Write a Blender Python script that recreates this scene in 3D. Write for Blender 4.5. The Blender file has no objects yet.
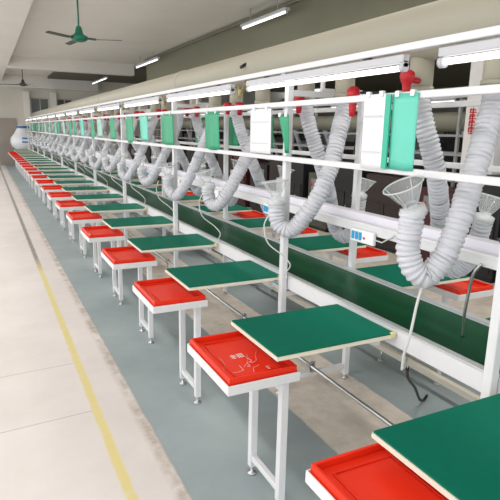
import bpy, math, random
from mathutils import Vector, Matrix
random.seed(7)
COL = bpy.context.scene.collection
PI = math.pi
P = 1.07            # spacing of the work stations along the line
N = 22              # stations kept in view

# ---------------------------------------------------------------- materials
MATS = {}
def mat(name, col, rough=.5, metal=0., spec=.5, noise=0., nscale=8., bump=0., emit=None, estr=0.,
        trans=0., alpha=1., coat=0.):
    if name in MATS: return MATS[name]
    m = bpy.data.materials.new(name); m.use_nodes = True
    nt = m.node_tree; b = nt.nodes['Principled BSDF']
    b.inputs['Base Color'].default_value = (*col, 1)
    b.inputs['Roughness'].default_value = rough
    b.inputs['Metallic'].default_value = metal
    b.inputs['Specular IOR Level'].default_value = spec
    b.inputs['Coat Weight'].default_value = coat
    b.inputs['Transmission Weight'].default_value = trans
    b.inputs['Alpha'].default_value = alpha
    if emit:
        b.inputs['Emission Color'].default_value = (*emit, 1)
        b.inputs['Emission Strength'].default_value = estr
    if noise or bump:
        tc = nt.nodes.new('ShaderNodeTexCoord')
        n = nt.nodes.new('ShaderNodeTexNoise'); n.inputs['Scale'].default_value = nscale
        n.inputs['Detail'].default_value = 6
        nt.links.new(tc.outputs['Object'], n.inputs['Vector'])
        if noise:
            mx = nt.nodes.new('ShaderNodeMix'); mx.data_type = 'RGBA'
            mx.inputs[6].default_value = (*[max(0, c*(1-noise)) for c in col], 1)
            mx.inputs[7].default_value = (*[min(1, c*(1+noise)) for c in col], 1)
            nt.links.new(n.outputs['Fac'], mx.inputs[0])
            nt.links.new(mx.outputs[2], b.inputs['Base Color'])
        if bump:
            bp = nt.nodes.new('ShaderNodeBump'); bp.inputs['Strength'].default_value = bump
            bp.inputs['Distance'].default_value = .01
            nt.links.new(n.outputs['Fac'], bp.inputs['Height'])
            nt.links.new(bp.outputs['Normal'], b.inputs['Normal'])
    MATS[name] = m
    return m

WHITE = mat('white_powder_coat', (.70,.70,.705), .4, noise=.04, nscale=20)
ALU = mat('aluminium_profile', (.66,.68,.69), .32, .55, noise=.05, nscale=30)
STEEL = mat('steel_fitting', (.5,.5,.5), .3, .9)
CREAM = mat('cream_paint', (.68,.63,.52), .5, noise=.06, nscale=10)
BOARDG = mat('green_mat_board', (.002,.135,.085), .6, spec=.08, noise=.08, nscale=25)
BELT = mat('green_pvc_belt', (.004,.062,.024), .3, spec=.05, noise=.12, nscale=3)
EDGE = mat('pale_board_edge', (.74,.68,.55), .6)
REDP = mat('red_tray_plastic', (.78,.030,.009), .35, spec=.25, noise=.06, nscale=14)
REDV = mat('red_valve_plastic', (.58,.010,.02), .35)
HOSE = mat('grey_white_hose', (.56,.565,.60), .5, noise=.05, nscale=30)
DUCT = mat('cream_duct_plastic', (.40,.37,.29), .5, noise=.05, nscale=3)
CLEAR = mat('clear_acrylic', (.80,.83,.83), .08, trans=.0, alpha=.16, spec=.9)
CLEARR = mat('clear_acrylic_rim', (.75,.78,.78), .1, alpha=.55, spec=.9)
TUBE = mat('lit_tube', (1,1,1), .4, emit=(1,.985,.97), estr=1.7)
BATTEN = mat('lamp_batten', (.50,.50,.52), .4)
PAPER = mat('white_paper', (.85,.85,.86), .7)
INK = mat('grey_print', (.42,.44,.46), .8)
TEAL = mat('teal_vinyl_sheet', (.11,.56,.42), .35, noise=.05)
GREENS = mat('green_vinyl_sheet', (.004,.30,.135), .4, noise=.08)
PALEG = mat('pale_green_vinyl', (.30,.56,.46), .4, noise=.05)
BLUE = mat('blue_socket_plastic', (.01,.33,.62), .4)
BLACK = mat('black_rubber', (.012,.012,.013), .45)
CORD = mat('grey_white_cord', (.62,.62,.60), .45)
YEL = mat('yellow_plastic', (.70,.62,.28), .5)
PINK = mat('white_glaze', (.8,.78,.76), .5)

# ---------------------------------------------------------------- mesh builder
class MB:
    def __init__(s): s.v=[]; s.f=[]; s.smooth=[]
    def add(s, vs, fs, sm=False):
        o=len(s.v); s.v+=[tuple(v) for v in vs]; s.f+=[tuple(i+o for i in f) for f in fs]; s.smooth+=[sm]*len(fs); return s
    def box(s, x0,x1,y0,y1,z0,z1, b=0.):
        if b<=0:
            vs=[(x,y,z) for z in (z0,z1) for y in (y0,y1) for x in (x0,x1)]
            return s.add(vs,[(0,2,3,1),(4,5,7,6),(0,1,5,4),(2,6,7,3),(0,4,6,2),(1,3,7,5)])
        b=min(b,(x1-x0)/2.2,(y1-y0)/2.2,(z1-z0)/2.2)
        def ring(z,i):
            a,c,d,e=x0+i,x1-i,y0+i,y1-i
            k=b*.7
            return [(a+k,d,z),(c-k,d,z),(c,d+k,z),(c,e-k,z),(c-k,e,z),(a+k,e,z),(a,e-k,z),(a,d+k,z)]
        vs=ring(z0,b*.7)+ring(z0+b*.7,0)+ring(z1-b*.7,0)+ring(z1,b*.7)
        fs=[tuple(range(7,-1,-1)),tuple(range(24,32))]
        for r in range(3):
            for i in range(8):
                j=(i+1)%8; fs.append((r*8+i,r*8+j,r*8+8+j,r*8+8+i))
        return s.add(vs,fs)
    def tube(s, pts, r, seg=12, cap=True, sm=True):
        pts=[Vector(p) for p in pts]; n=len(pts)
        rs=r if isinstance(r,(list,tuple)) else [r]*n
        t0=(pts[1]-pts[0]).normalized()
        up=Vector((0,0,1)) if abs(t0.z)<.9 else Vector((1,0,0))
        nrm=(up-t0*up.dot(t0)).normalized(); vs=[]
        for i in range(n):
            t=(pts[min(i+1,n-1)]-pts[max(i-1,0)]).normalized()
            nrm=(nrm-t*nrm.dot(t)).normalized(); bi=t.cross(nrm)
            for k in range(seg):
                a=2*PI*k/seg
                vs.append(pts[i]+(nrm*math.cos(a)+bi*math.sin(a))*rs[i])
        fs=[]
        for i in range(n-1):
            for k in range(seg):
                k2=(k+1)%seg
                fs.append((i*seg+k,i*seg+k2,(i+1)*seg+k2,(i+1)*seg+k))
        s.add(vs,fs,sm)
        if cap:
            o=len(s.v)-len(vs)
            s.f.append(tuple(o+k for k in range(seg-1,-1,-1))); s.smooth.append(False)
            s.f.append(tuple(o+(n-1)*seg+k for k in range(seg))); s.smooth.append(False)
        return s
    def lathe(s, prof, c, axis=(0,0,1), seg=24, sm=True):
        ax=Vector(axis).normalized(); up=Vector((0,0,1)) if abs(ax.z)<.9 else Vector((1,0,0))
        u=(up-ax*up.dot(ax)).normalized(); w=ax.cross(u); c=Vector(c); vs=[]
        for (r,h) in prof:
            for k in range(seg):
                a=2*PI*k/seg; vs.append(c+ax*h+(u*math.cos(a)+w*math.sin(a))*r)
        fs=[]
        for i in range(len(prof)-1):
            for k in range(seg):
                k2=(k+1)%seg; fs.append((i*seg+k,i*seg+k2,(i+1)*seg+k2,(i+1)*seg+k))
        return s.add(vs,fs,sm)
    def prism(s, poly, y0, y1, plane='xz'):
        n=len(poly)
        if plane=='xz': A=[(p[0],y0,p[1]) for p in poly]; B=[(p[0],y1,p[1]) for p in poly]
        elif plane=='yz': A=[(y0,p[0],p[1]) for p in poly]; B=[(y1,p[0],p[1]) for p in poly]
        else: A=[(p[0],p[1],y0) for p in poly]; B=[(p[0],p[1],y1) for p in poly]
        fs=[tuple(range(n)),tuple(range(2*n-1,n-1,-1))]
        for i in range(n):
            j=(i+1)%n; fs.append((i,n+i,n+j,j))
        return s.add(A+B,fs)
    def build(s, name, m, parent=None, recalc=True):
        me=bpy.data.meshes.new(name); me.from_pydata(s.v,[],s.f); me.materials.append(m)
        me.polygons.foreach_set('use_smooth', s.smooth)
        if recalc:
            import bmesh
            bm=bmesh.new(); bm.from_mesh(me); bmesh.ops.recalc_face_normals(bm,faces=bm.faces); bm.to_mesh(me); bm.free()
        me.update()
        o=bpy.data.objects.new(name,me); COL.objects.link(o)
        if parent: o.parent=parent
        return o
def tag(o, label=None, cat=None, group=None, kind=None):
    if label: o['label']=label
    if cat: o['category']=cat
    if group: o['group']=group
    if kind: o['kind']=kind
    return o
def empty(name, loc, label, cat, group=None, rz=0):
    o=bpy.data.objects.new(name,None); COL.objects.link(o); o.location=loc; o.rotation_euler=(0,0,rz)
    o.empty_display_size=.1
    return tag(o,label,cat,group)
KIDS={}
def kids(o): return [c for c in ALLCH.get(o.name,[])]
def dup(root, loc, rz=0, label=None, group=None):
    r=root.copy(); COL.objects.link(r); r.location=loc; r.rotation_euler=(0,0,rz)
    if label: r['label']=label
    if group: r['group']=group
    for ch in list(root.children):
        c=ch.copy(); COL.objects.link(c); c.parent=r
        for g in list(ch.children):
            d=g.copy(); COL.objects.link(d); d.parent=c
    return r
def spline(pts, n):
    pts=[Vector(p) for p in pts]; Q=[pts[0]*2-pts[1]]+pts+[pts[-1]*2-pts[-2]]; out=[]
    for i in range(1,len(Q)-2):
        a,b,c,d=Q[i-1:i+3]
        for k in range(n):
            t=k/n
            out.append(.5*((2*b)+(c-a)*t+(2*a-5*b+4*c-d)*t*t+(3*b-a-3*c+d)*t**3))
    out.append(pts[-1]); return out
def resample(pts, step):
    L=[0]
    for i in range(1,len(pts)): L.append(L[-1]+(pts[i]-pts[i-1]).length)
    n=max(2,int(L[-1]/step)); out=[]; j=0
    for i in range(n+1):
        d=L[-1]*i/n
        while j<len(L)-2 and L[j+1]<d: j+=1
        t=(d-L[j])/max(1e-9,L[j+1]-L[j]); out.append(pts[j].lerp(pts[j+1],min(1,t)))
    return out
ORD=['nearest','second','third','fourth','fifth','sixth','seventh','eighth','ninth','tenth','eleventh','twelfth',
 'thirteenth','fourteenth','fifteenth','sixteenth','seventeenth','eighteenth','nineteenth','twentieth','twenty-first','twenty-second','twenty-third','twenty-fourth','twenty-fifth']

# ---------------------------------------------------------------- floor with painted strips
def floor_material():
    m=bpy.data.materials.new('painted_concrete'); m.use_nodes=True
    nt=m.node_tree; N_=nt.nodes; Lk=nt.links; b=N_['Principled BSDF']
    tc=N_.new('ShaderNodeTexCoord'); sp=N_.new('ShaderNodeSeparateXYZ')
    n0=N_.new('ShaderNodeTexNoise'); n0.inputs['Scale'].default_value=9; n0.inputs['Detail'].default_value=8
    Lk.new(tc.outputs['Object'],n0.inputs['Vector']); Lk.new(tc.outputs['Object'],sp.inputs[0])
    def mth(op,a,bv,c=None):
        n=N_.new('ShaderNodeMath'); n.operation=op
        for i,v in enumerate((a,bv,c)):
            if v is None: continue
            if isinstance(v,(int,float)): n.inputs[i].default_value=v
            else: Lk.new(v,n.inputs[i])
        return n.outputs[0]
    wob=mth('MULTIPLY',mth('SUBTRACT',n0.outputs['Fac'],.5),.025)
    x=mth('ADD',sp.outputs['X'],wob)
    def band(a,c,soft=.008):
        l=N_.new('ShaderNodeMapRange'); l.inputs[1].default_value=a-soft; l.inputs[2].default_value=a+soft; Lk.new(x,l.inputs[0])
        r=N_.new('ShaderNodeMapRange'); r.inputs[1].default_value=c-soft; r.inputs[2].default_value=c+soft; Lk.new(x,r.inputs[0])
        return mth('SUBTRACT',l.outputs[0],r.outputs[0])
    def mix(f,a,c):
        n=N_.new('ShaderNodeMix'); n.data_type='RGBA'; Lk.new(f,n.inputs[0])
        for i,v in ((6,a),(7,c)):
            if isinstance(v,tuple): n.inputs[i].default_value=(*v,1)
            else: Lk.new(v,n.inputs[i])
        return n.outputs[2]
    n1=N_.new('ShaderNodeTexNoise'); n1.inputs['Scale'].default_value=1.3; n1.inputs['Detail'].default_value=9; n1.inputs['Roughness'].default_value=.65
    Lk.new(tc.outputs['Object'],n1.inputs['Vector'])
    n2=N_.new('ShaderNodeTexNoise'); n2.inputs['Scale'].default_value=6; n2.inputs['Detail'].default_value=10; n2.inputs['Roughness'].default_value=.7
    Lk.new(tc.outputs['Object'],n2.inputs['Vector'])
    ra=N_.new('ShaderNodeMapRange'); ra.inputs[1].default_value=.35; ra.inputs[2].default_value=.65; Lk.new(n1.outputs['Fac'],ra.inputs[0])
    aisle=mix(ra.outputs[0],(.66,.60,.57),(.74,.685,.655))
    rb=N_.new('ShaderNodeMapRange'); rb.inputs[1].default_value=.38; rb.inputs[2].default_value=.68; Lk.new(n2.outputs['Fac'],rb.inputs[0])
    dirty=mix(rb.outputs[0],(.80,.72,.63),(.60,.53,.46))
    blue=mix(ra.outputs[0],(.27,.325,.335),(.34,.39,.40))
    c=mix(band(1.60,2.24),aisle,dirty)
    c=mix(band(3.15,50),c,dirty)
    c=mix(band(.74,1.60),c,blue)
    c=mix(band(2.24,3.15),c,blue)
    # worn dirt line along the painted edge
    c=mix(mth('MULTIPLY',band(.685,.745,.02),rb.outputs[0]),c,(.36,.29,.22))
    # yellow safety line, worn to dark grey further off
    far=N_.new('ShaderNodeMapRange'); far.inputs[1].default_value=6.6; far.inputs[2].default_value=7.4; Lk.new(sp.outputs['Y'],far.inputs[0])
    yl=mix(far.outputs[0],(.70,.60,.27),(.27,.26,.24))
    wear=N_.new('ShaderNodeMapRange'); wear.inputs[1].default_value=.2; wear.inputs[2].default_value=.45; Lk.new(n2.outputs['Fac'],wear.inputs[0])
    c=mix(mth('MULTIPLY',band(.462,.515),wear.outputs[0]),c,yl)
    # expansion joints across the aisle
    for yj in (3.80,3.05,8.2,13.0):
        q=mth('ABSOLUTE',mth('SUBTRACT',mth('ADD',sp.outputs['Y'],mth('MULTIPLY',sp.outputs['X'],-.06)),yj-.02),0)
        lt=mth('LESS_THAN',q,.004)
        inx=mth('LESS_THAN',sp.outputs['X'],.46 if yj!=3.02 else .72)
        c=mix(mth('MULTIPLY',mth('MULTIPLY',lt,inx),.55),c,(.25,.2,.16))
    Lk.new(c,b.inputs['Base Color']); b.inputs['Roughness'].default_value=.5; b.inputs['Specular IOR Level'].default_value=.35
    return m
fl=MB().box(-6,16,-5,27.2,-.12,0).build('floor',floor_material()); tag(fl,kind='structure')

# ---------------------------------------------------------------- ceiling, beams, walls
CEIL=mat('ceiling_plaster',(.80,.785,.73),.8,noise=.05,nscale=1.2)
BEAMM=mat('beam_plaster',(.76,.735,.68),.8,noise=.06,nscale=1.5)
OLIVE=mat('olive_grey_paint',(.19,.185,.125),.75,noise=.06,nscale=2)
WALLM=mat('old_cream_wall',(.60,.57,.50),.85,noise=.08,nscale=1.2)
def struct(name, mb, m): return tag(mb.build(name,m),kind='structure')
struct('ceiling',MB().box(-6,16,-5,27.2,4.0,4.15),CEIL)
struct('trim_1',MB().box(-.35,.87,-5,27,3.68,4.0),BEAMM)                      # lengthwise beam over the aisle
struct('trim_2',MB().box(.87,5.05,19.6,20.0,3.62,4.0,0).box(-6,-.35,19.6,20.0,3.62,4.0),BEAMM)        # cross beam
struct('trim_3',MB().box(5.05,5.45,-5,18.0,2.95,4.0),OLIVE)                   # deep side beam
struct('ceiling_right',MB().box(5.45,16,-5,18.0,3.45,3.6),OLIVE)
struct('ceiling_rear_shade',MB().box(2.8,15.4,20.0,26.4,3.9,3.99),mat('unlit_ceiling',(.13,.125,.09),.85,noise=.1,nscale=1.5))  # thin slab added; its dark colour stands in for the unlit far ceiling
struct('trim_4',MB().box(.87,5.05,26.4,26.8,3.45,4.0),BEAMM)
struct('trim_5',MB().box(4.955,4.985,-2,18.0,3.90,3.93).box(5.0,5.05,-2,18.0,3.955,3.975),OLIVE)      # conduit along the beam
# end wall with openings
w=MB(); y0,y1=26.8,27.1
ops=[(2.05,2.85,2.35,3.05),(3.2,3.9,2.35,3.05),(4.3,5.0,2.35,3.05)]
xs=-6
w.box(-6,16,y0,y1,0,2.35); w.box(-6,16,y0,y1,3.05,4.15)
for a,b_,_,_ in ops: w.box(xs,a,y0,y1,2.35,3.05); xs=b_
w.box(xs,16,y0,y1,2.35,3.05)
struct('wall_back',w,WALLM)
DARKW=mat('dim_window_glass',(.05,.07,.055),.25,noise=.5,nscale=3)
for i,(a,b_,c_,d_) in enumerate(ops):
    wo=struct('window_%d'%(i+1),MB().box(a,b_,y1-.06,y1-.02,c_,d_),DARKW)
    fr=MB()
    for xx in (a,(a+b_)/2-.02,b_-.04): fr.box(xx,xx+.04,y1-.12,y1-.07,c_,d_)
    fr.box(a,b_,y1-.13,y1-.06,c_,c_+.04).box(a,b_,y1-.13,y1-.06,d_-.04,d_)
    fr.build('window_frame',WALLM,wo)
struct('trim_6',MB().box(1.72,1.98,26.55,26.8,0,3.3).box(2.9,3.15,26.6,26.8,0,3.3),BEAMM)
door=struct('door_1',MB().box(.55,1.35,26.72,26.79,0,2.1,.01),mat('dark_door',(.33,.29,.25),.5))
MB().tube([(1.25,26.72,1.0),(1.25,26.66,1.0),(1.15,26.66,1.0)],.012).build('door_handle',STEEL,door)
# right wall far behind
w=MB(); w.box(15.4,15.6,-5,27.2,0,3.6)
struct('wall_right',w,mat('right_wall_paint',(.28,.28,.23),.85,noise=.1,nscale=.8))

# ---------------------------------------------------------------- light fixtures (ceiling)
def ceiling_light(x,y,z,L,label,rz=0):
    r=empty('ceiling_tube_light',(x,y,z),label,'light','tube lights under the ceiling',rz)
    MB().box(-.05,.05,-L/2,L/2,0,.05,.006).build('batten',BATTEN,r)
    MB().tube([(0,-L/2+.03,-.022),(0,L/2-.03,-.022)],.016,12).build('tube',TUBE,r)
    c=MB()
    for s in (-1,1): c.box(-.02,.02,s*(L/2-.02)-.015,s*(L/2-.02)+.015,-.045,0,.004)
    c.build('lamp_holder',BATTEN,r)
    for s in (-1,1): MB().tube([(0,s*L*.3,.05),(0,s*L*.3,max(.12,4.0-z))],.006,6).build('hanging_rod',STEEL,r)
    return r
ceiling_light(4.73,9.03,3.72,1.75,'long lit tube light high above the duct, cut by the top of the photo')
ceiling_light(4.67,16.6,3.72,2.5,'lit tube light between the fan and the long ceiling lamp')
ceiling_light(4.60,23.8,3.72,3.2,'small distant lit tube light beyond the cross beam')

# ---------------------------------------------------------------- ceiling fans
FANG=mat('green_fan_enamel',(.004,.16,.09),.35)
BLADE=mat('dark_fan_blade',(.06,.065,.05),.5)
def fan(loc, rot, R, label, mb_, ml, rodtop, nb=3):
    r=empty('ceiling_fan',loc,label,'fan','ceiling fans')
    MB().lathe([(0,-.09),(.07,-.085),(.12,-.06),(.135,-.03),(.13,-.005),(.08,.02),(.06,.05),(.05,.1),(.035,.14),(0,.145)],(0,0,0),seg=28).build('motor',mb_,r)
    MB().tube([(0,0,.1),(0,0,rodtop-.04)],.014,10).build('down_rod',mb_,r)
    MB().lathe([(0,rodtop-.16),(.02,rodtop-.155),(.055,rodtop-.10),(.06,rodtop-.03),(.04,rodtop),(0,rodtop)],(0,0,0),seg=20).build('canopy',mb_,r)
    for k in range(nb):
        a=rot+k*2*PI/nb; ca,sa=math.cos(a),math.sin(a)
        m=MB(); m.tube([(ca*.09,sa*.09,-.03),(ca*.26,sa*.26,-.045)],.016,6)
        pr=[(.20,.035),(.30,.05),(R-.02,.045),(R,.03)]
        vs=[]
        for (d,w_) in pr:
            for s,z in ((-1,-.05-.006),(1,-.05+.006)):
                for t in (0,.008):
                    vs.append((ca*d-sa*w_*s, sa*d+ca*w_*s, z+t))
        fs=[]
        for i in range(len(pr)-1):
            o=i*4; fs+=[(o,o+4,o+6,o+2),(o+1,o+3,o+7,o+5),(o,o+1,o+5,o+4),(o+2,o+6,o+7,o+3)]
        fs+=[(0,2,3,1),(12,13,15,14)]
        m.add(vs,fs); m.build('blade',ml,r)
    return r
fan((1.46,9.0,3.13),math.radians(-22),.66,'green ceiling fan with three dark blades under the near ceiling',FANG,BLADE,.87)
fan((1.36,20.6,3.20),math.radians(170),.75,'small dark ceiling fan seen beyond the cross beam',BLADE,BLADE,.80)

# ---------------------------------------------------------------- conveyor line
YA,YB=-.6,24.2
BX0,BX1=1.70,2.12     # belt
cv=empty('belt_conveyor',(1.91,0,0),'long dark green belt conveyor with white side beams running down the hall','conveyor')
def loc(mb): # shift to parent coordinates
    mb.v=[(x-1.91,y,z) for x,y,z in mb.v]; return mb
loc(MB().box(BX0-.003,BX1+.003,YA,YB,.800,.815)).build('belt',BELT,cv)
loc(MB().box(1.665,BX0-.004,YA,YB,.735,.822,.004)).build('side_beam',WHITE,cv)
loc(MB().box(BX1+.004,2.155,YA,YB,.735,.822,.004)).build('side_beam',WHITE,cv)
loc(MB().box(1.660,1.700,YA,YB,.8225,.832,.003)).build('edge_strip',ALU,cv)
loc(MB().box(2.120,2.160,YA,YB,.8225,.832,.003)).build('edge_strip',ALU,cv)
# low cream frame bars with levelling feet
b=loc(MB().box(2.60,2.64,YA,YB,.09,.135,.004)); b.build('floor_bar',CREAM,cv)
PY=[-.90+2.14*0+0.0]
posts_y=[1.205]+[2.77+2.14*i for i in range(11)]
for i in range(16):
    y=.75+i*1.07
    loc(MB().tube([(2.62,y,.0),(2.62,y,.10)],.007,8).lathe([(0,0),(.026,0),(.026,.008),(.008,.016),(0,.016)],(2.62,y,0),seg=14)).build('levelling_foot',STEEL,cv)
# centre pipe on cross bars
pr_=loc(MB().tube([(1.885,YA,.15),(1.885,YB,.15)],.013,12)); pr_.build('foot_pipe',STEEL,cv)

for i in range(14):
    y=3.84+1.07*i
    if i%2==0:
        loc(MB().box(1.866,1.904,y-.025,y+.025,.118,.136,.003).box(1.879,1.891,y-.012,y+.012,.02,.118).lathe([(0,0),(.03,0),(.03,.01),(.008,.02)],(1.885,y,0),seg=14).box(1.862,1.869,y-.02,y+.02,.136,.175).box(1.901,1.908,y-.02,y+.02,.136,.175)).build('pipe_stand',STEEL,cv)
# gantry frame
g=empty('gantry_frame',(1.91,0,0),'white post and rail gantry frame standing over the green conveyor','frame')
for y in posts_y:
    loc(MB().box(1.618,1.658,y-.02,y+.02,.035,2.045,.004)).build('post',WHITE,g)
    loc(MB().box(2.162,2.202,y-.02,y+.02,.035,1.965,.004)).build('post',WHITE,g)
    loc(MB().box(1.658,2.162,y-.018,y+.018,1.93,1.965,.003)).build('cross_bar',WHITE,g)
    loc(MB().box(1.658,2.162,y-.015,y+.015,.085,.115,.003)).build('cross_bar',WHITE,g)
    loc(MB().box(1.658,2.162,y-.018,y+.018,.69,.72,.003)).build('cross_bar',WHITE,g)
    cl=MB().box(1.862,1.908,y-.03,y+.03,.116,.134,.003).box(1.862,1.87,y-.02,y+.02,.134,.175).box(1.90,1.908,y-.02,y+.02,.134,.175).tube([(1.85,y,.172),(1.92,y,.172)],.006,8)
    loc(cl).build('pipe_clamp',STEEL,g)
    for x in (1.638,2.182):
        loc(MB().lathe([(0,0),(.024,0),(.024,.008),(.008,.014),(.008,.04),(0,.04)],(x,y,0),seg=14)).build('levelling_foot',STEEL,g)
RY0,RY1=YA,24.2
loc(MB().box(1.592,1.6175,RY0,RY1,1.865,1.895,.004)).build('low_rail',WHITE,g)
loc(MB().box(1.592,1.6175,RY0,RY1,1.55,1.58,.004)).build('middle_rail',WHITE,g)
loc(MB().box(1.575,1.6175,RY0,RY1,2.055,2.085,.004)).build('top_rail',WHITE,g)
loc(MB().box(2.2025,2.227,RY0,RY1,1.865,1.895,.004)).build('low_rail',WHITE,g)
loc(MB().box(2.2025,2.227,RY0,RY1,1.55,1.58,.004)).build('middle_rail',WHITE,g)
for y in posts_y:
    loc(MB().box(1.59,1.66,y-.02,y+.02,2.045,2.056)).build('post_cap',WHITE,g)

# shelf trough
sh=empty('line_shelf',(1.91,0,0),'long white stepped shelf beam running through the gantry above the belt','shelf')
loc(MB().box(1.86,1.92,YA,24,1.175,1.222,.004).box(1.856,1.8595,YA,24,1.216,1.228)).build('front_beam',WHITE,sh)
loc(MB().box(1.9205,1.99,YA,24,1.175,1.27,.004)).build('back_beam',mat('lilac_white_coat',(.74,.72,.79),.4,noise=.03),sh)
br=None
for y in posts_y:
    loc(MB().box(1.9905,2.1615,y-.012,y+.012,1.18,1.21)).build('shelf_bracket',WHITE,sh)

# tubes above the line
RL=1.73
for i in range(13):
    ya=1.755+RL*i; yb=ya+1.48
    if i==0: lab='bright tube lamp under the top rail nearest the camera, its round end cap in view'
    else: lab='bright tube lamp under the top rail, %s along the line from the camera'%ORD[i]
    r=empty('line_tube_lamp',(1.596,(ya+yb)/2,2.0),lab,'light','tube lamps under the top rail'); L=yb-ya
    MB().box(-.018,.018,-L/2,L/2,.012,.045,.004).build('batten',BATTEN,r)
    MB().tube([(0,-L/2+.02,-.008),(0,L/2-.02,-.006)],.0125,14).build('tube',TUBE,r)
    for s in (-1,1): MB().tube([(0,s*(L/2-.022),-.006),(0,s*(L/2),-.006)],.019,14).box(-.012,.012,min(s*(L/2-.02),s*L/2),max(s*(L/2-.02),s*L/2),-.004,.02).build('end_cap',BATTEN,r)
    for s in (-.33,.33): MB().box(-.01,.01,s*L-.02,s*L+.02,.045,.056).build('clip',BLACK,r)
    if i<6:
        wy=L/2+.13
        wv=MB()
        for q in range(3):
            a=random.random()*6
            wv.tube(spline([(0,L/2-.005,.02),(.01+.02*math.cos(a),wy-.08,.04+.02*math.sin(a)),(.02*math.sin(a),wy,-.03-.01*q),(.01,wy+.06,.03)],6),.004,6)
        wv.box(-.012,.012,wy-.03,wy+.01,-.05,.0,.003)
        wv.build('wiring',mat('brown_yellow_wire',(.28,.24,.10),.5),r)
r=empty('line_tube_lamp',(1.596,.80,2.0),'bright tube lamp under the top rail beside the right edge of the photo','light','tube lamps under the top rail')
MB().box(-.018,.018,-.765,.765,.012,.045,.004).build('batten',BATTEN,r)
MB().tube([(0,-.745,-.008),(0,.745,-.006)],.0125,14).build('tube',TUBE,r)
MB().tube([(0,.743,-.008),(0,.765,-.008)],.021,14).build('end_cap',BATTEN,r)

# main duct
dx,dz,dr=1.95,2.20,.128
du=empty('exhaust_duct',(dx,0,0),'thick cream exhaust duct running along the top of the gantry','duct')
def dl(mb): mb.v=[(x-dx,y,z) for x,y,z in mb.v]; return mb
dl(MB().tube([(dx,-.8,dz),(dx,24.6,dz)],dr,40)).build('main_pipe',DUCT,du)
for yy in (5.45,9.6,13.7,17.8,21.9):
    dl(MB().lathe([(dr,-.03),(dr+.006,-.028),(dr+.006,.028),(dr,.03)],(dx,yy,dz),(0,1,0),40)).build('joint_ring',DUCT,du)
for y in posts_y:
    dl(MB().box(dx-.09,dx+.09,y-.015,y+.015,1.966,1.985).box(dx-.085,dx-.07,y-.015,y+.015,1.985,2.11).box(dx+.07,dx+.085,y-.015,y+.015,1.985,2.11)).build('duct_saddle',WHITE,du)

near_top=[1.59,2.65,3.70,4.65,5.66,6.60]+[7.64+1.045*i for i in range(15)]
far_top=[2.03,3.08,4.18,5.17,6.14,7.12]+[8.16+1.045*i for i in range(15)]
def stub(y):
    dl(MB().tube([(dx,y,dz-.10),(dx,y,1.915)],.058,20).lathe([(.058,1.93),(.064,1.93),(.064,1.95),(.058,1.95)],(dx,y,0),seg=20)).build('branch_pipe',DUCT,du)
for y in near_top: stub(y)
for y in far_top: stub(y)
def valve(y, zc=1.935, s=1.):
    v=MB().lathe([(0,-.075*s),(.016,-.073*s),(.02,-.03*s),(.022,0),(.03,.018*s),(.036,.045*s),(.034,.068*s),(.022,.083*s),(0,.088*s)],(dx-.125,y,zc),seg=18)
    v.tube([(dx-.05,y,zc+.02),(dx-.11,y,zc+.02)],.014,10)
    dl(v).build('damper_valve',REDV,du)
valve(1.99,1.955,.75); valve(2.40,1.885,1.); valve(2.96,1.90,.8)
for y in near_top[2:]: valve(y+.15,1.89,.62)
for y in far_top[2:]: valve(y-.10,1.90,.62)
b=MB().tube([(dx-.125,3.75,dz+.02),(dx-.17,3.75,dz-.01)],.012,8); dl(b).build('screw_knob',BLACK,du)

# ---------------------------------------------------------------- hoses with funnels
def hose_mesh(path, name, r0=.0515):
    pts=resample(spline(path,14),.0055)
    rs=[]
    for i in range(len(pts)):
        ph=(i%4); rs.append(r0*(1.0 if ph==0 else .955 if ph in(1,3) else .84)*(1+.012*math.sin(i*.37)+.012*math.sin(i*.11+1)))
    # jitter the ridges a little so the bellows look used
    for i in range(8,len(pts)-8):
        pts[i]=pts[i]+Vector((random.uniform(-1,1),random.uniform(-1,1),random.uniform(-1,1)))*.0008
    return MB().tube(pts,rs,22)
def make_hose(loc_, path, axis, label, group, rz=0):
    """path in local coordinates, origin = floor below the funnel"""
    r=empty('extraction_hose',loc_,label,'hose',group,rz)
    hose_mesh(path,'bellows').build('bellows',HOSE,r)
    p0=Vector(path[0]); ax=Vector(axis).normalized()
    MB().lathe([(.050,-.03),(.055,-.026),(.055,.010),(.046,.014),(.030,.018),(.030,.03)],p0,ax,24).build('collar',CLEARR,r)
    f=MB().lathe([(.030,.022),(.036,.035),(.054,.066),(.075,.105),(.082,.115),(.079,.115),(.051,.066),(.033,.035),(.027,.022)],p0,ax,32).build('funnel',CLEAR,r)
    u=Vector((0,0,1)); 
    m=MB(); c=p0+ax*.115
    a_=(Vector((1,0,0))-ax*ax.x).normalized(); b_=ax.cross(a_)
    m.tube([c+(a_*math.cos(t*PI/16)+b_*math.sin(t*PI/16))*.082 for t in range(33)],.0035,8,cap=False)
    for t in range(4):
        d=a_*math.cos(t*PI/2+.4)+b_*math.sin(t*PI/2+.4)
        m.tube([p0+ax*.024+d*.031,p0+ax*.112+d*.080],.002,6)
    m.build('funnel_rim',CLEARR,f)
    # slim flexible cord hanging from the collar
    return r
def lp(by,pts,x0=0):
    return [(x-x0,y-by,z) for x,y,z in pts]
H0=make_hose((0,1.58,0),lp(1.58,[(1.535,1.58,1.42),(1.53,1.58,1.34),(1.53,1.58,1.25),(1.55,1.56,1.175),(1.60,1.53,1.15),(1.65,1.50,1.23),(1.695,1.495,1.34),(1.755,1.51,1.47),(1.85,1.545,1.67),(1.93,1.58,1.84),(1.95,1.59,1.925)]),(-.42,.1,.85),
  'nearest corrugated hose, large pale loop with a clear funnel by the teal sheet','extraction hoses on the near side')
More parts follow.
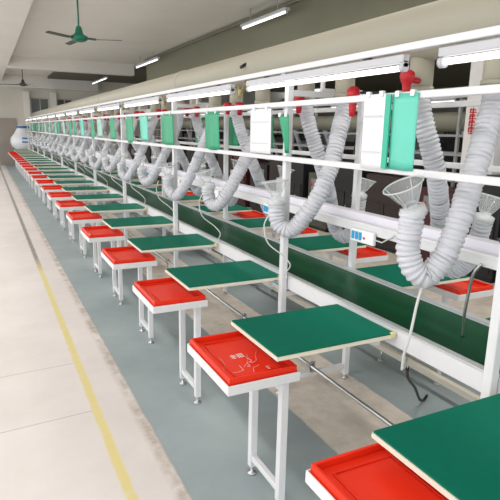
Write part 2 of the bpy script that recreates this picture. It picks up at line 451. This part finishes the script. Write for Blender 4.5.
H1=make_hose((0,2.71,0),lp(2.71,[(1.54,2.71,1.32),(1.535,2.70,1.24),(1.55,2.68,1.175),(1.595,2.63,1.15),(1.65,2.57,1.235),(1.72,2.53,1.37),(1.80,2.54,1.53),(1.87,2.58,1.71),(1.94,2.63,1.86),(1.95,2.65,1.925)]),(-.1,.1,1),
  'corrugated hose looping in front of the thick white post','extraction hoses on the near side')
H2=make_hose((0,3.79,0),lp(3.79,[(1.54,3.80,1.30),(1.54,3.80,1.22),(1.555,3.77,1.165),(1.59,3.72,1.16),(1.65,3.67,1.26),(1.76,3.64,1.47),(1.85,3.66,1.62),(1.93,3.69,1.80),(1.95,3.70,1.925)]),(-.25,.1,1),
  'third corrugated hose from the camera, just left of the one crossing the thick post','extraction hoses on the near side')
H3=make_hose((0,4.81,0),lp(4.96,[(1.54,4.97,1.28),(1.54,4.97,1.20),(1.55,4.93,1.14),(1.59,4.84,1.12),(1.66,4.76,1.26),(1.79,4.76,1.52),(1.89,4.79,1.73),(1.94,4.80,1.85),(1.95,4.80,1.925)]),(-.2,-.1,1),
  'fourth corrugated hose along the near side, counting from the camera','extraction hoses on the near side')
for i in range(4,20):
    src=(H2,H3)[i%2]; off=(3.70-3.79,4.80-4.96)[i%2]
    dup(src,(0,near_top[i]-off,0),0,'%s corrugated hose along the near side, counting from the camera'%ORD[i])
# far side hoses : same things turned round
def far_local(path): return path
cx2=1.95*2
FW=[(2.345,2.94,1.30),(2.36,2.97,1.18),(2.385,3.03,1.05),(2.385,3.13,.955),(2.35,3.21,1.0),(2.28,3.17,1.15),(2.19,3.10,1.31),(2.05,3.02,1.53),(1.98,3.03,1.71),(1.95,3.06,1.84),(1.95,3.08,1.925)]
F0=make_hose((cx2,2.03-.14,0),[(cx2-x,-(y-2.94),z) for x,y,z in FW],(-.25,.1,1),
  'far-side corrugated hose nearest the camera, seen right of the teal sheet','extraction hoses on the far side',PI)
for i in range(1,20):
    lab='%s corrugated hose of the far side, counting from the camera'%ORD[i]
    if i==1: lab='far-side hose whose loop hangs below the shelf, behind the second near hose'
    dup(F0,(cx2,far_top[i]-.14,0),PI,lab)

# ---------------------------------------------------------------- hanging sheets
def sheet(y0,y1,z0,z1,m,label,cat,name,x=1.585,wave=.006,group=None,prints=None,slant=0):
    # thin sheet clipped to the low rail with folded hem and clips
    mb=MB(); n=10; vs=[]
    for j in range(9):
        for i in range(n+1):
            t=i/n; s=j/8
            yy=y0+(y1-y0)*t+slant*s*(1-t)
            vs.append((x+wave*math.sin(t*7+1)*s,yy,z1+(z0-z1)*s))
    k=len(vs); vs+=[(a+.0025,b_,c) for a,b_,c in vs]
    fs=[]
    for j in range(8):
        for i in range(n):
            a=j*(n+1)+i
            fs.append((a,a+1,a+n+2,a+n+1)); fs.append((k+a,k+a+n+1,k+a+n+2,k+a+1))
    for i in range(n):
        fs.append((i,k+i,k+i+1,i+1)); a=8*(n+1)+i; fs.append((a,a+1,k+a+1,k+a))
    for j in range(8):
        a=j*(n+1); fs.append((a,a+n+1,k+a+n+1,k+a)); a+=n; fs.append((a,k+a,k+a+n+1,a+n+1))
    mb.add(vs,fs,True); o=mb.build(name,m); tag(o,label,cat,group)
    for t in (.2,.8):
        yy=y0+(y1-y0)*t; MB().box(x-.006,x+.008,yy-.012,yy+.012,z1-.012,z1+.012).build('clip',ALU,o)
    if prints=='doc':
        a,b_=min(y0,y1),max(y0,y1); H_=z1-z0
        q=MB()
        q.box(x-.0105,x-.0085,a+.01,b_-.01,z1-H_*.30,z1-H_*.28)
        q.box(x-.0105,x-.0085,a+.01,b_-.01,z0+H_*.22,z0+H_*.24)
        for r_ in range(5): q.box(x-.0105,x-.0085,a+.03,b_-.05-.02*(r_%2),z1-H_*(.36+.07*r_),z1-H_*(.355+.07*r_))
        q.build('printing',mat('faint_print',(.60,.60,.62),.8),o)
    return o
SG='vinyl sheets hung on the low rail'
sheet(1.99,1.84,1.565,1.893,PAPER,'white paper work sheet hanging left of the big teal sheet','sheet','paper_sheet',1.578,.002,'paper sheets on the low rail','doc')
t=sheet(1.805,1.655,1.57,1.888,TEAL,'large teal vinyl sheet hanging right of the white paper sheet','sheet','vinyl_sheet',1.584,.004,SG)
tb=MB().box(1.572,1.580,1.806,1.838,1.57,1.888); tb.build('folded_edge',mat('deep_teal',(.02,.42,.27),.35),t)
sheet(3.16,2.88,1.585,1.86,PAPER,'white paper work sheet hanging left of the thick white post','sheet','paper_sheet',1.578,.003,'paper sheets on the low rail','doc')
sheet(2.80,2.68,1.60,1.82,GREENS,'small slanting green sheet just left of the thick white post','sheet','vinyl_sheet',1.584,.01,SG,slant=-.09)
sheet(3.99,3.71,1.575,1.86,GREENS,'wide green sheet hanging left of the grey far post','sheet','vinyl_sheet',1.584,.012,SG)
yy=4.80; i=4
while yy<23:
    w_=.30 if i%2 else .36
    m_=(TEAL,GREENS,GREENS,PALEG,GREENS)[i%5]
    if i==4: lab='green sheet hanging just left of the second white near post'
    else: lab='%s coloured sheet on the low rail, counting from the big teal sheet'%ORD[i-1]
    sheet(yy+w_,yy,1.56+.02*(i%3),1.865,m_,lab,'sheet','vinyl_sheet',1.584,.012,SG)
    yy+=(1.0,.88,.62)[i%3]; i+=1
# far side sheets seen between the hoses
for k,(ya,yb) in enumerate([(1.52,1.72),(4.05,4.25),(4.75,5.0),(5.7,5.95),(6.8,7.1),(7.9,8.2),(9.0,9.3)]):
    sheet(yb,ya,1.57,1.86,GREENS,'%s green sheet on the far rail behind the hoses, counting from the camera'%ORD[k],'sheet','vinyl_sheet',2.235,.01,'vinyl sheets hung on the far rail')

# ---------------------------------------------------------------- stations: stand, tray, board
def make_stand():
    r=empty('tray_stand',(0,0,0),'','stand','white stands of the near row')
    MB().box(.807,1.137,-.007,.470,.668,.680,.003).build('top_plate',WHITE,r)
    MB().box(.800,.8065,-.013,.476,.665,.708,.002).box(1.1375,1.144,-.013,.476,.665,.708,.002).box(.8065,1.1375,-.013,-.0075,.665,.708,.002).box(.8065,1.1375,.4705,.476,.665,.708,.002).build('rim',WHITE,r)
    for y in (.04,.325):
        l=MB().box(1.076,1.112,y-.018,y+.018,.045,.667,.003).build('leg',WHITE,r)
        MB().lathe([(0,0),(.024,0),(.024,.007),(.007,.014),(.007,.048),(0,.048)],(1.094,y,0),seg=14).build('foot',STEEL,l)
    MB().box(1.080,1.108,.0585,.3065,.085,.115,.003).build('foot_bar',WHITE,r)
    return r
def make_tray():
    r=empty('red_tray',(0,0,0),'','tray','red trays of the near row')
    x0,x1,y0,y1,z0,z1=.811,1.133,-.002,.466,.681,.735
    m=MB(); t=.012
    m.box(x0,x1,y0,y1,z0,z0+.03)
    m.box(x0,x0+t,y0,y1,z0+.03,z1,.003).box(x1-t,x1,y0,y1,z0+.03,z1,.003).box(x0+t,x1-t,y0,y0+t,z0+.03,z1,.003).box(x0+t,x1-t,y1-t,y1,z0+.03,z1,.003)
    m.build('tray_body',REDP,r)
    d=MB(); d.tube([(x0+.05,y0+.05,z0+.0325),(x1-.05,y0+.05,z0+.0325),(x1-.05,y1-.05,z0+.0325),(x0+.05,y1-.05,z0+.0325),(x0+.05,y0+.05,z0+.0325)],.004,6)
    d.build('moulded_ridge',REDP,r)
    return r
def make_bench():
    r=empty('green_work_board',(0,0,0),'','work board','green boards of the near row')
    x0,x1,y0,y1=1.015,1.655,-.03,.435
    MB().box(x0,x1,y0,y1,.786,.803).build('panel_core',EDGE,r)
    MB().box(x0+.004,x1-.004,y0+.004,y1-.004,.8032,.810).build('green_mat',BOARDG,r)
    for y in (.06,.33): MB().box(1.17,1.64,y-.015,y+.015,.756,.7855,.002).build('support_arm',WHITE,r)
    MB().box(1.6,1.63,.045,.345,.724,.7555).build('support_bar',WHITE,r)
    MB().box(x1-.028,x1-.002,y0-.003,y0+.014,.784,.813,.003).build('corner_clip',YEL,r)['label']='yellow corner clip'
    return r
S0=make_stand(); T0=make_tray(); B0=make_bench()
for n,k in enumerate(range(-1,N-1)):
    y=1.77+P*k
    for (src,what) in ((S0,'stand'),(T0,'tray'),(B0,'board')):
        if what=='stand':
            lab={-1:'white tray stand below the bottom edge of the photo',0:'white tray stand nearest the camera in full view, lower centre',1:'white tray stand next behind the nearest one in full view'}.get(k,'white tray stand, %s of the near row counting from the front'%ORD[n])
        elif what=='tray':
            lab={-1:'red tray below the bottom edge of the photo',0:'large red tray in the lower centre with small white characters inside',1:'red tray next behind the one with white characters'}.get(k,'red tray, %s of the near row counting from the front'%ORD[n])
        else:
            lab={-1:'green board cut off by the bottom right corner of the photo',0:'large green board in the lower centre beside the tray with white characters',1:'green board next behind the large lower centre one, by the thick white post'}.get(k,'green board, %s of the near row counting from the front'%ORD[n])
        if k==-1: o=src; o.location=(0,y,0); o['label']=lab
        else: o=dup(src,(0,y,0),0,lab)
        if what=='tray' and k==0: TRAY0=o
# white characters inside the nearest tray
ch=MB(); cx_,cy_,cz=.955,.235,.7115
def stroke(x0,y0,x1,y1,w=.0035):
    d=Vector((x1-x0,y1-y0,0)); n=Vector((-d.y,d.x,0)).normalized()*w/2
    vs=[]
    for z in (cz,cz+.0015):
        vs+=[(cx_+x0-n.x,cy_+y0-n.y,z),(cx_+x1-n.x,cy_+y1-n.y,z),(cx_+x1+n.x,cy_+y1+n.y,z),(cx_+x0+n.x,cy_+y0+n.y,z)]
    ch.add(vs,[(3,2,1,0),(4,5,6,7),(0,1,5,4),(1,2,6,5),(2,3,7,6),(3,0,4,7)])
for s_ in [(-.03,.012,-.005,.012),(-.03,0,-.005,0),(-.02,.02,-.02,-.02),(-.03,-.012,-.008,-.016),(.004,.018,.03,.018),(.004,.004,.03,.004),(.017,.022,.017,-.02),(.004,-.012,.03,-.012),(.006,.018,.004,-.02),(.03,.018,.03,-.018)]: stroke(*s_)
ch.build('white_characters',PINK,TRAY0)['label']='small white characters'
# thin film wrinkles on the nearest tray
fm=MB()
for q in range(7):
    a=random.uniform(.83,1.05); b2=random.uniform(.04,.2); pts=[(a,b2,.7130)]
    for t_ in range(4): pts.append((pts[-1][0]+random.uniform(-.01,.04),pts[-1][1]+random.uniform(-.01,.05),.7130))
    pts=[(min(1.1,x),y,z) for x,y,z in pts]
    fm.tube(spline(pts,4),.0012,5)
fm.build('film_wrinkle',mat('clear_film',(.9,.75,.7),.15,alpha=.6),TRAY0)

# far side: the same three things turned round
far_y=[2.28+P*j for j in range(-1,14)]
for n,y in enumerate(far_y):
    L_=(3.82,y+.47,0)
    w3='%s of the far row counting from the camera'%ORD[n]
    dup(S0,L_,PI,'white tray stand across the belt, '+w3,'white stands of the far row')
    dup(T0,L_,PI,'red tray across the belt, '+w3,'red trays of the far row')
    dup(B0,L_,PI,'green board across the belt, '+w3,'green boards of the far row')

# yellow thread cone on a far board
cn=empty('thread_cone',(2.56,2.45,.811),'pale yellow thread cone standing on a far green board, right','thread cone')
MB().lathe([(0,0),(.036,.002),(.038,.01),(.026,.085),(.02,.1),(0,.1)],(0,0,0),seg=20).build('thread',mat('yellow_thread',(.70,.66,.30),.8,noise=.1,nscale=60,bump=.4),cn)
MB().lathe([(.0,.099),(.012,.1),(.011,.118),(0,.118)],(0,0,0),seg=14).build('core',PAPER,cn)

# ---------------------------------------------------------------- socket strips on the shelf
SK=None
for k in range(0,19):
    y=2.26+P*k
    lab='white socket strip with three blue sockets on the shelf front, %s from the camera'%ORD[k]
    if k==0:
        SK=empty('socket_strip',(1.8555,y,1.165),lab,'socket strip','socket strips on the shelf front')
        MB().box(-.02,-.0005,-.10,.10,-.04,.03,.004).build('housing',mat('socket_white',(.86,.86,.86),.35),SK)
        for q in range(3):
            o=MB().box(-.026,-.0205,.0+q*.032,.022+q*.032,-.026,.018,.002).build('socket',BLUE,SK); o['label']='blue socket'
        MB().box(-.025,-.0205,-.03,-.016,-.016,-.004,.001).build('switch',mat('red_switch',(.6,.05,.05),.4),SK)
        MB().tube([(-.012,-.10,-.005),(-.012,-.16,-.008),(-.006,-.22,.03),(-.004,-.24,.045)],.004,6).build('lead',CORD,SK)
    else: dup(SK,(1.8555,y,1.165),0,lab)
# power strips lying on the floor bar
FS=None
for k in range(6):
    y=3.55+P*k
    lab='white power strip with blue sockets lying under the conveyor, %s from the camera'%ORD[k]
    if k==0:
        FS=empty('floor_power_strip',(2.62,y,.136),lab,'power strip','power strips under the conveyor')
        MB().box(-.03,.03,-.14,.14,0,.035,.004).build('housing',MATS['socket_white'],FS)
        for q in range(4): MB().box(-.016,.016,-.11+q*.06,-.075+q*.06,.0355,.039,.001).build('socket',BLUE,FS)
    else: dup(FS,(2.62,y,.136),0,lab)

# ---------------------------------------------------------------- cords
def cord(pts, r, m, label, name='flexible_cord', cat='cord', group=None):
    o=MB().tube(spline(pts,10),r,8).build(name,m); return tag(o,label,cat,group)
cord([(1.60,1.55,1.10),(1.585,1.555,1.03),(1.575,1.56,.94),(1.57,1.57,.85),(1.57,1.59,.78),(1.575,1.60,.70)],.006,CORD,'grey cord hanging straight down from the nearest hose loop')
cord([(1.575,1.60,.71),(1.62,1.63,.69),(1.75,1.75,.66),(1.84,1.84,.58),(1.90,1.89,.52)],.004,CORD,'thin pale cord dropping to the black cable under the line')
cord([(1.90,1.89,.52),(1.97,1.95,.42),(2.17,2.085,.25),(2.34,2.20,.08),(2.45,2.27,.012),(2.52,2.31,.012)],.009,BLACK,'thick black cable curving down to the floor',name='black_cable',cat='cable')
cord([(1.845,1.47,1.19),(1.84,1.50,1.14),(1.86,1.53,1.05),(1.88,1.555,.94),(1.90,1.57,.816)],.007,STEEL,'bare steel flexible cord curving from the shelf down to the belt at right')
cds=None
for k in range(0,16):
    y=2.71+(0,1.09,2.25)[k] if k<3 else 2.71+2.25+P*(k-2)
    pts=[(1.485,0,1.23),(1.47,.02,1.16),(1.49,.0,1.06),(1.58,-.03,.98),(1.625,-.045+ .0,.92),(1.64,.03,.85),(1.645,.02,.816)]
    lab='slim grey cord drooping from a hose collar to the board, %s from the camera'%ORD[k]
    if k==0: cds=cord(pts,.0045,CORD,lab,group='cords drooping from the hose collars'); cds.location=(0,y,0)
    else:
        c=cds.copy(); COL.objects.link(c); c.location=(0,y,0); c['label']=lab

# small things on the shelf at the right
o=empty('yellow_carton',(2.02,1.42,1.272),'small orange and yellow carton on the shelf at the right edge','carton')
MB().box(-.028,.028,-.045,.045,0,.075,.003).build('carton_body',mat('carton_print',(.72,.48,.14),.6,noise=.35,nscale=50),o)
MB().box(-.03,.03,-.047,.047,.0755,.085,.002).build('carton_lid',mat('carton_red',(.5,.09,.03),.5),o)
o=empty('bottle',(1.955,1.32,1.271),'small dark red bottle with black cap on the shelf at the right edge','bottle')
MB().lathe([(0,0),(.017,.0),(.018,.005),(.018,.085),(.012,.10),(.009,.105),(.009,.12),(0,.12)],(0,0,0),seg=16).build('bottle_body',mat('red_brown_bottle',(.35,.05,.02),.25),o)
MB().lathe([(0,.12),(.011,.12),(.011,.14),(0,.14)],(0,0,0),seg=14).build('cap',BLACK,o)
br_=MB()
for q in range(9):
    yy=-.04+q*.01; br_.tube([(0,yy,0),(-.01+random.uniform(-.01,.01),yy+.01,.05),(-.015,yy+.03+random.uniform(-.005,.005),.085)],.0022,6)
o=br_.build('wire_bundle',mat('dark_blue_wire',(.03,.06,.10),.4)); o.location=(1.89,1.36,1.224); tag(o,'bundle of dark blue wire ends standing on the shelf at the right','wires')

# ---------------------------------------------------------------- white hooded machine at the far end of the line
o=empty('hooded_machine',(1.55,25.3,0),'white rounded machine with blue stripes at the far end of the line','machine')
MW=mat('machine_white',(.80,.81,.83),.4); MBL=mat('machine_blue',(.03,.16,.42),.4)
MB().box(-.42,.42,-.35,.35,0,.75,.02).build('base_cabinet',MW,o)
MB().lathe([(0,.75),(.34,.76),(.50,.88),(.56,1.05),(.54,1.25),(.40,1.42),(.28,1.62),(.24,1.78),(0,1.8)],(0,0,0),seg=30).build('hood',MW,o)
for z in (1.06,1.22): MB().box(-.12,.20,-.585,-.54,z,z+.06,.005).build('blue_stripe',MBL,o)
MB().lathe([(.262,1.66),(.275,1.67),(.262,1.76),(.25,1.76)],(0,0,0),seg=30).build('blue_band',MBL,o)

# ---------------------------------------------------------------- white pillar with red lettering
pl=tag(MB().box(5.35,5.75,4.28,4.76,0,3.45,.01).build('trim_7',mat('pillar_white',(.72,.70,.69),.6,noise=.03)),kind='structure')
lt=MB(); X0=5.345; yc=4.64; zc=2.03
def ps(y0,z0,y1,z1,w=.022):
    d=Vector((0,y1-y0,z1-z0)); n=Vector((0,-d.z,d.y)).normalized()*w/2; vs=[]
    for x in (X0-.004,X0+.004):
        vs+=[(x,yc+y0-n.y,zc+z0-n.z),(x,yc+y1-n.y,zc+z1-n.z),(x,yc+y1+n.y,zc+z1+n.z),(x,yc+y0+n.y,zc+z0+n.z)]
    lt.add(vs,[(3,2,1,0),(4,5,6,7),(0,1,5,4),(1,2,6,5),(2,3,7,6),(3,0,4,7)])
for q in range(4):
    z=-.075*q
    for s_ in [(.05,.0,-.04,.0),(.04,-.03,-.05,-.03),(.0,.025,.0,-.06),(.045,-.055,-.03,-.06),(.035,.02,.045,-.04)]: ps(s_[0],s_[1]+z,s_[2],s_[3]+z,.013)
lt.build('red_lettering',mat('red_lettering',(.62,.02,.03),.5),pl)

# ---------------------------------------------------------------- second line behind
DKM=[mat('near_black_metal',(.008,.008,.009),.5),mat('dark_brown_case',(.025,.014,.011),.5),mat('maroon_case',(.06,.008,.012),.5),mat('olive_machine',(.09,.09,.065),.5),mat('grey_machine',(.24,.25,.25),.5)]
X2=6.6
GR2=mat('grey_frame_paint',(.42,.42,.42),.5)
g2=empty('rear_gantry',(X2,0,0),'white post and rail frame of the second line behind the hoses','frame')
for i in range(12):
    y=1.9+1.9*i
    for x in (-.3,.3): MB().box(x-.022,x+.022,y-.022,y+.022,0,2.25,.004).build('post',GR2,g2)
    MB().box(-.278,.278,y-.02,y+.02,2.2,2.24).build('cross_bar',WHITE,g2)
for x in (-.335,.335):
    for z in (1.42,1.70): MB().box(x-.0125,x+.0125,.5,24,z,z+.035,.003).build('rail',GR2,g2)
MB().box(-.36,-.32,.5,24,2.26,2.32,.003).build('rail',WHITE,g2)
MB().tube([(0,.4,1.93),(0,24,1.93)],.15,28).build('rear_duct',mat('shaded_duct',(.30,.29,.22),.6,noise=.15,nscale=4),g2)  # duct colour darkened for the shade under the rear light rail
MB().box(-.28,.28,.6,24,.76,.80).build('rear_belt',BELT,g2)
MB().box(-.20,.20,.6,24,1.02,1.08).build('rear_shelf',WHITE,g2)
for i in range(11):
    y=2.6+1.9*i
    r=empty('rear_tube_lamp',(X2-.34,y,2.205),'lit tube lamp over the second line, %s from the camera'%ORD[i],'light','tube lamps over the second line')
    MB().box(-.02,.02,-.62,.62,.02,.055,.003).build('batten',BATTEN,r); MB().tube([(0,-.6,0),(0,.6,0)],.018,10).build('tube',TUBE,r)
for i in range(14):
    y=2.0+1.25*i
    dup(F0,(X2+1.95-.0,y,0),PI,'pale hose hanging in the second line, %s from the camera'%ORD[i],'hoses of the second line')
# machines
def cabinet(x,y,w_,d_,h,m,label,style):
    r=empty('machine_cabinet',(x,y,0),label,'machine','dark machines of the second line')
    MB().box(-w_/2,w_/2,-d_/2,d_/2,.06,h,.012).build('cabinet_body',m,r)
    MB().box(-w_/2+.03,w_/2-.03,-d_/2+.03,d_/2-.03,0,.06).build('plinth',DKM[0],r)
    fx=-w_/2
    dr=MB().box(fx-.015,fx-.0005,-d_/2+.05,-.01,.12,h*.62,.004).box(fx-.015,fx-.0005,.01,d_/2-.05,.12,h*.62,.004).build('door',m,r)
    MB().box(fx-.03,fx-.0155,-.05,-.035,h*.3,h*.45,.002).build('handle',STEEL,dr)
    if style==0:
        MB().box(fx-.012,fx-.0005,-d_/2+.1,d_/2-.1,h*.7,h*.9,.003).build('panel',DKM[4],r)
        MB().lathe([(0,0),(.03,0),(.03,.02),(0,.02)],(fx-.012,d_*.28,h*.8),(-1,0,0),14).build('knob',REDV,r)
    elif style==1:
        MB().box(-w_*.3,w_*.3,-d_*.35,-d_*.05,h,h+.18,.01).box(-w_*.2,w_*.2,.05,d_*.3,h,h+.10,.02).build('top_unit',DKM[0],r)
    else:
        MB().tube([(0,-d_*.3,h),(0,-d_*.3,h+.2),(0,d_*.2,h+.24),(0,d_*.25,h+.02)],.03,10).build('arm',DKM[3],r)
    return r
yy=2.2; k=0
while yy<22:
    d_=random.uniform(.55,.95); h=random.uniform(1.0,1.3)
    m_=DKM[[0,1,0,2,1,0,3][k%7]]
    cn_=['black','brown','black','maroon','brown','black','olive'][k%7]
    cabinet(5.5,yy+d_/2,.5,d_,h,m_,'%s machine cabinet in front of the second line, %s from the camera'%(cn_,ORD[k]),k%3)
    yy+=d_+random.uniform(.05,.25); k+=1
yy=1.0; k=0
while yy<24:
    d_=random.uniform(.7,1.3); h=random.uniform(1.5,1.95)
    m_=DKM[[1,4,0,3,0,4,1][k%7]]; cn_=['brown','grey','black','olive','black','grey','brown'][k%7]
    cabinet(8.4,yy+d_/2,.6,d_,h,m_,'tall %s machine cabinet behind the second line, %s from the camera'%(cn_,ORD[k]),k%3)
    yy+=d_+random.uniform(.1,.4); k+=1

# ---------------------------------------------------------------- camera
f=519.66; pi_,ya,ro=[math.radians(v) for v in (12.843,26.771,1.1416)]
fw=Vector((math.sin(ya)*math.cos(pi_),math.cos(ya)*math.cos(pi_),-math.sin(pi_)))
r0=Vector((math.cos(ya),-math.sin(ya),0)); u0=r0.cross(fw)
rr=r0*math.cos(ro)+u0*math.sin(ro); uu=rr.cross(fw)
cd=bpy.data.cameras.new('camera'); cam=bpy.data.objects.new('camera',cd); COL.objects.link(cam)
M=Matrix.Identity(4)
for i in range(3): M[i][0]=rr[i]; M[i][1]=uu[i]; M[i][2]=-fw[i]
M[0][3],M[1][3],M[2][3]=0,0,1.72
cam.matrix_world=M; cd.sensor_fit='HORIZONTAL'; cd.sensor_width=36; cd.lens=f/500*36; cd.clip_start=.05; cd.clip_end=100
bpy.context.scene.camera=cam

# ---------------------------------------------------------------- light
W=bpy.data.worlds.new('world'); bpy.context.scene.world=W; W.use_nodes=True
bg=W.node_tree.nodes['Background']; bg.inputs[0].default_value=(.93,.96,1,1); bg.inputs[1].default_value=1.5
def area(name,loc_,rot,sx,sy,pw,col=(1,1,1)):
    l=bpy.data.lights.new(name,'AREA'); l.shape='RECTANGLE'; l.size=sx; l.size_y=sy; l.energy=pw; l.color=col
    o=bpy.data.objects.new(name,l); COL.objects.link(o); o.location=loc_; o.rotation_euler=rot; return o
# ceiling lamp rows over the right hand bays; aisle row is added floor fill
for y in (1.5,6.5,11.5,16.5,22):
    area('hall_lamp_light',(2.9,y,3.55),(0,0,0),.25,2.4,40,(1,.97,.92))
    area('aisle_fill_light',(-1.3,y-.5,3.6),(0,0,0),.25,2.4,48,(1,.975,.95))  # unseen fill, added to brighten the aisle floor from above
area('window_light',(-5.4,6,1.9),(0,-PI/2,0),2.6,22,90,(.95,.97,1))
for y in (3,9,15): area('rear_lamp_light',(9.5,y,3.3),(0,0,0),.3,2.4,14,(1,.97,.92))
sc=bpy.context.scene
sc.view_settings.view_transform='Standard'; sc.view_settings.look='None'; sc.view_settings.gamma=1; sc.view_settings.use_curve_mapping=False
sc.view_settings.exposure=.33
